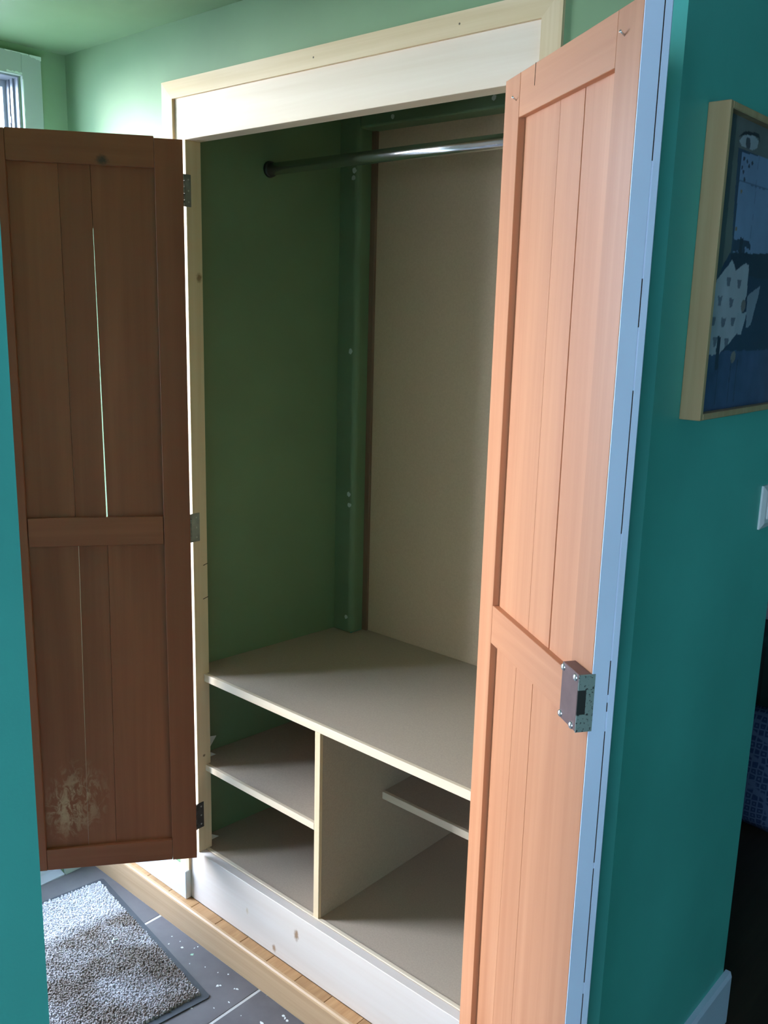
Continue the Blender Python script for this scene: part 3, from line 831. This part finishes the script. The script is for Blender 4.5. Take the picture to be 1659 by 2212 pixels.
def art(y, z):
    y += N(y, z, 60, 3)*0.002; z += N(y, z, 60, 9)*0.002
    w = N(y, z, 14, 1)*0.5+N(y, z, 45, 2)*0.3
    c = (0.020, 0.035, 0.085)
    if z > 1.72: c = (0.035, 0.060, 0.11)
    if z > 1.885: c = (0.13, 0.14, 0.14)
    if z < 1.56: c = (0.045+0.03*w, 0.075+0.04*w, 0.17+0.07*w)
    if inpoly((y, z), A_left): c = (0.055, 0.075, 0.085) if y < 0.165 else (0.12, 0.135, 0.125)
    if inpoly((y, z), A_pale):
        c = (0.17, 0.25, 0.40)
        if abs(z-1.836) < 0.0012 or abs(y-0.275) < 0.0008: c = (0.09, 0.13, 0.22)
        if z < 1.745 and w > 0.05: c = (0.03, 0.045, 0.09)
        for p in A_ticks:
            if (y-p[0])**2*0.6+(z-p[1])**2 < 0.0032**2: c = (0.05, 0.06, 0.10)
        for p, r in (((0.213, 1.821), .004), ((0.207, 1.761), .004)):
            if (y-p[0])**2+(z-p[1])**2 < r*r: c = (0.22, 0.15, 0.07)
    if inpoly((y, z), A_band): c = (0.018, 0.024, 0.055)
    if abs(y-0.236) < 0.0065 and 1.722 < z < 1.749: c = (0.022, 0.026, 0.05)
    if inpoly((y, z), A_brow): c = (0.02, 0.025, 0.035)
    if inpoly((y, z), A_eye):
        c = (0.34, 0.38, 0.42)
        if (y-0.221)**2*0.9+(z-1.897)**2 < 0.0095**2: c = (0.07, 0.075, 0.10)
    if inpoly((y, z), A_white2): c = (0.22, 0.26, 0.33)
    if inpoly((y, z), A_white):
        c = (0.36, 0.39, 0.44)
        for p in A_dots:
            if abs(y-p[0]) < 0.0075-(p[1]-z)*0.35 and abs(z-p[1]) < 0.0075: c = (0.13, 0.15, 0.20)
    if inpoly((y, z), A_strip): c = (0.32, 0.36, 0.42)
    if (y-0.275)**2*0.8+(z-1.638)**2 < 0.010**2: c = (0.17, 0.15, 0.15)
    if (y-0.252)**2*0.8+(z-1.549)**2 < 0.0105**2: c = (0.20, 0.18, 0.17)
    if z < 1.545 and (abs(y-0.246) < 0.0015 or abs(y-0.275) < 0.0012 or abs(y-0.19) < 0.001) and z > 1.47: c = (0.018, 0.025, 0.06)
    if z < 1.585 and (abs(y-0.183) < 0.008+0.004*w and z > 1.53): c = (0.02, 0.028, 0.06)
    k = 1+0.25*w
    return tuple(max(0.0, q*k) for q in c)
GY, GZ = 190, 230
xa = 1.2215
verts, faces, cols = [], [], []
for j in range(GZ+1):
    for i in range(GY+1):
        y = PY0+PT+(PY1-PY0-2*PT)*i/GY; z = PZ0+PT+(PZ1-PZ0-2*PT)*j/GZ
        verts.append((xa-XW, y-0.30, z-1.449)); cols.append(art(y, z))
for j in range(GZ):
    for i in range(GY):
        a = j*(GY+1)+i
        faces.append((a, a+1, a+GY+2, a+GY+1))
nb = len(verts)          # give the board its thickness
for (i, j) in ((0, 0), (GY, 0), (GY, GZ), (0, GZ)):
    v_ = verts[j*(GY+1)+i]; verts.append((0.004, v_[1], v_[2])); cols.append((0.2, 0.18, 0.15))
faces.append((nb+3, nb+2, nb+1, nb))
me = bpy.data.meshes.new('canvas'); me.from_pydata(verts, [], faces); me.update()
ca = me.color_attributes.new('print', 'FLOAT_COLOR', 'POINT')
for i, c in enumerate(cols): ca.data[i].color = (*c, 1)
t = NT('painted_canvas'); at = t.n.new('ShaderNodeAttribute'); at.attribute_name = 'print'
t.col(at.outputs['Color']); t.rough(0.45); t.bump(t.noise(t.coord(), 260, 3), 0.15, 0.001)
me.materials.append(t.m)
co_ = bpy.data.objects.new('canvas', me); C.objects.link(co_); co_.parent = pf

# ------------------------------------------------------------------ light switch
ls = empty('light_switch', (XW, 0.588, 1.235)); tag(ls, 'white double light switch on the teal wall below the painting', 'switch')
bm = bmesh.new()
prof = [(0.0, 0.0), (0.0045, 0.0), (0.008, 0.008)]
y0, y1, z0, z1 = -0.050, 0.050, -0.046, 0.046
lo = [bm.verts.new(p) for p in ((0, y0, z0), (0, y1, z0), (0, y1, z1), (0, y0, z1))]
mid = [bm.verts.new(p) for p in ((0.004, y0, z0), (0.004, y1, z0), (0.004, y1, z1), (0.004, y0, z1))]
q = 0.012
hi = [bm.verts.new(p) for p in ((0.009, y0+q, z0+q), (0.009, y1-q, z0+q), (0.009, y1-q, z1-q), (0.009, y0+q, z1-q))]
for A, B in ((lo, mid), (mid, hi)):
    for i in range(4): bm.faces.new((A[i], A[(i+1) % 4], B[(i+1) % 4], B[i]))
bm.faces.new(hi); bm.faces.new(lo[::-1])
obj('cover_plate', bm, M_plastic, ls)
for k_ in (-1, 1):
    obj('rocker', bbox(0.009, 0.0125, k_*0.018-0.013, k_*0.018+0.013, -0.026, 0.026, 0.0012), M_plastic, ls)

# ------------------------------------------------------------------ armchair and cushion in the dark room
ac = empty('armchair', (0.42, 2.15, FZ)); tag(ac, 'black armchair in the dark room beyond the teal wall', 'armchair')
for (x, y) in ((-0.34, -0.28), (0.34, -0.28), (-0.34, 0.28), (0.34, 0.28)):
    obj('leg', bbox(x-0.025, x+0.025, y-0.025, y+0.025, 0, 0.10, 0.004), M_leather, ac)
obj('seat', bbox(-0.30, 0.30, -0.34, 0.26, 0.10, 0.42, 0.03, 3), M_leather, ac)
for s in (-1, 1):
    obj('armrest', bbox(min(s*0.30, s*0.42), max(s*0.30, s*0.42), -0.34, 0.30, 0.10, 0.60, 0.03, 3), M_leather, ac)
obj('backrest', bbox(-0.42, 0.42, 0.26, 0.42, 0.10, 0.62, 0.04, 3), M_leather, ac)
bm = bbox(0.22, 0.425, -0.10, 0.24, 0.600, 0.665, 0.012, 3)
bmesh.ops.translate(bm, verts=bm.verts[:], vec=Vector((0.42, 2.15, FZ)))
o = obj('folded_throw', bm, M_throw); tag(o, 'pale folded throw lying on the armchair arm', 'throw')
def cushion(w, h, t):
    bm = bmesh.new(); n = 14
    grid = {}
    for side in (1, -1):
        for i in range(n+1):
            for j in range(n+1):
                u, v = i/n*2-1, j/n*2-1
                k_ = max(0, (1-u**4))*max(0, (1-v**4))
                pin = 1-0.06*(abs(u)**3*(1-abs(v))+abs(v)**3*(1-abs(u)))
                if k_ < 1e-6 and side == -1: grid[(side, i, j)] = grid[(1, i, j)]
                else: grid[(side, i, j)] = bm.verts.new((u*w/2*pin, side*t/2*math.sqrt(k_), v*h/2*pin))
        for i in range(n):
            for j in range(n):
                f = bm.faces.new([grid[(side, a, b)] for a, b in ((i, j), (i+1, j), (i+1, j+1), (i, j+1))]); f.smooth = True
    return bm
bm = cushion(0.46, 0.42, 0.13)
bmesh.ops.rotate(bm, verts=bm.verts[:], cent=(0, 0, 0), matrix=Matrix.Rotation(math.radians(-14), 3, 'X'))
zmin = min(v_.co.z for v_ in bm.verts)
bmesh.ops.translate(bm, verts=bm.verts[:], vec=Vector((0.80, 1.67, FZ-zmin)))
o = obj('floor_cushion', bm, M_cushion); tag(o, 'blue patterned cushion leaning against the black armchair', 'cushion')
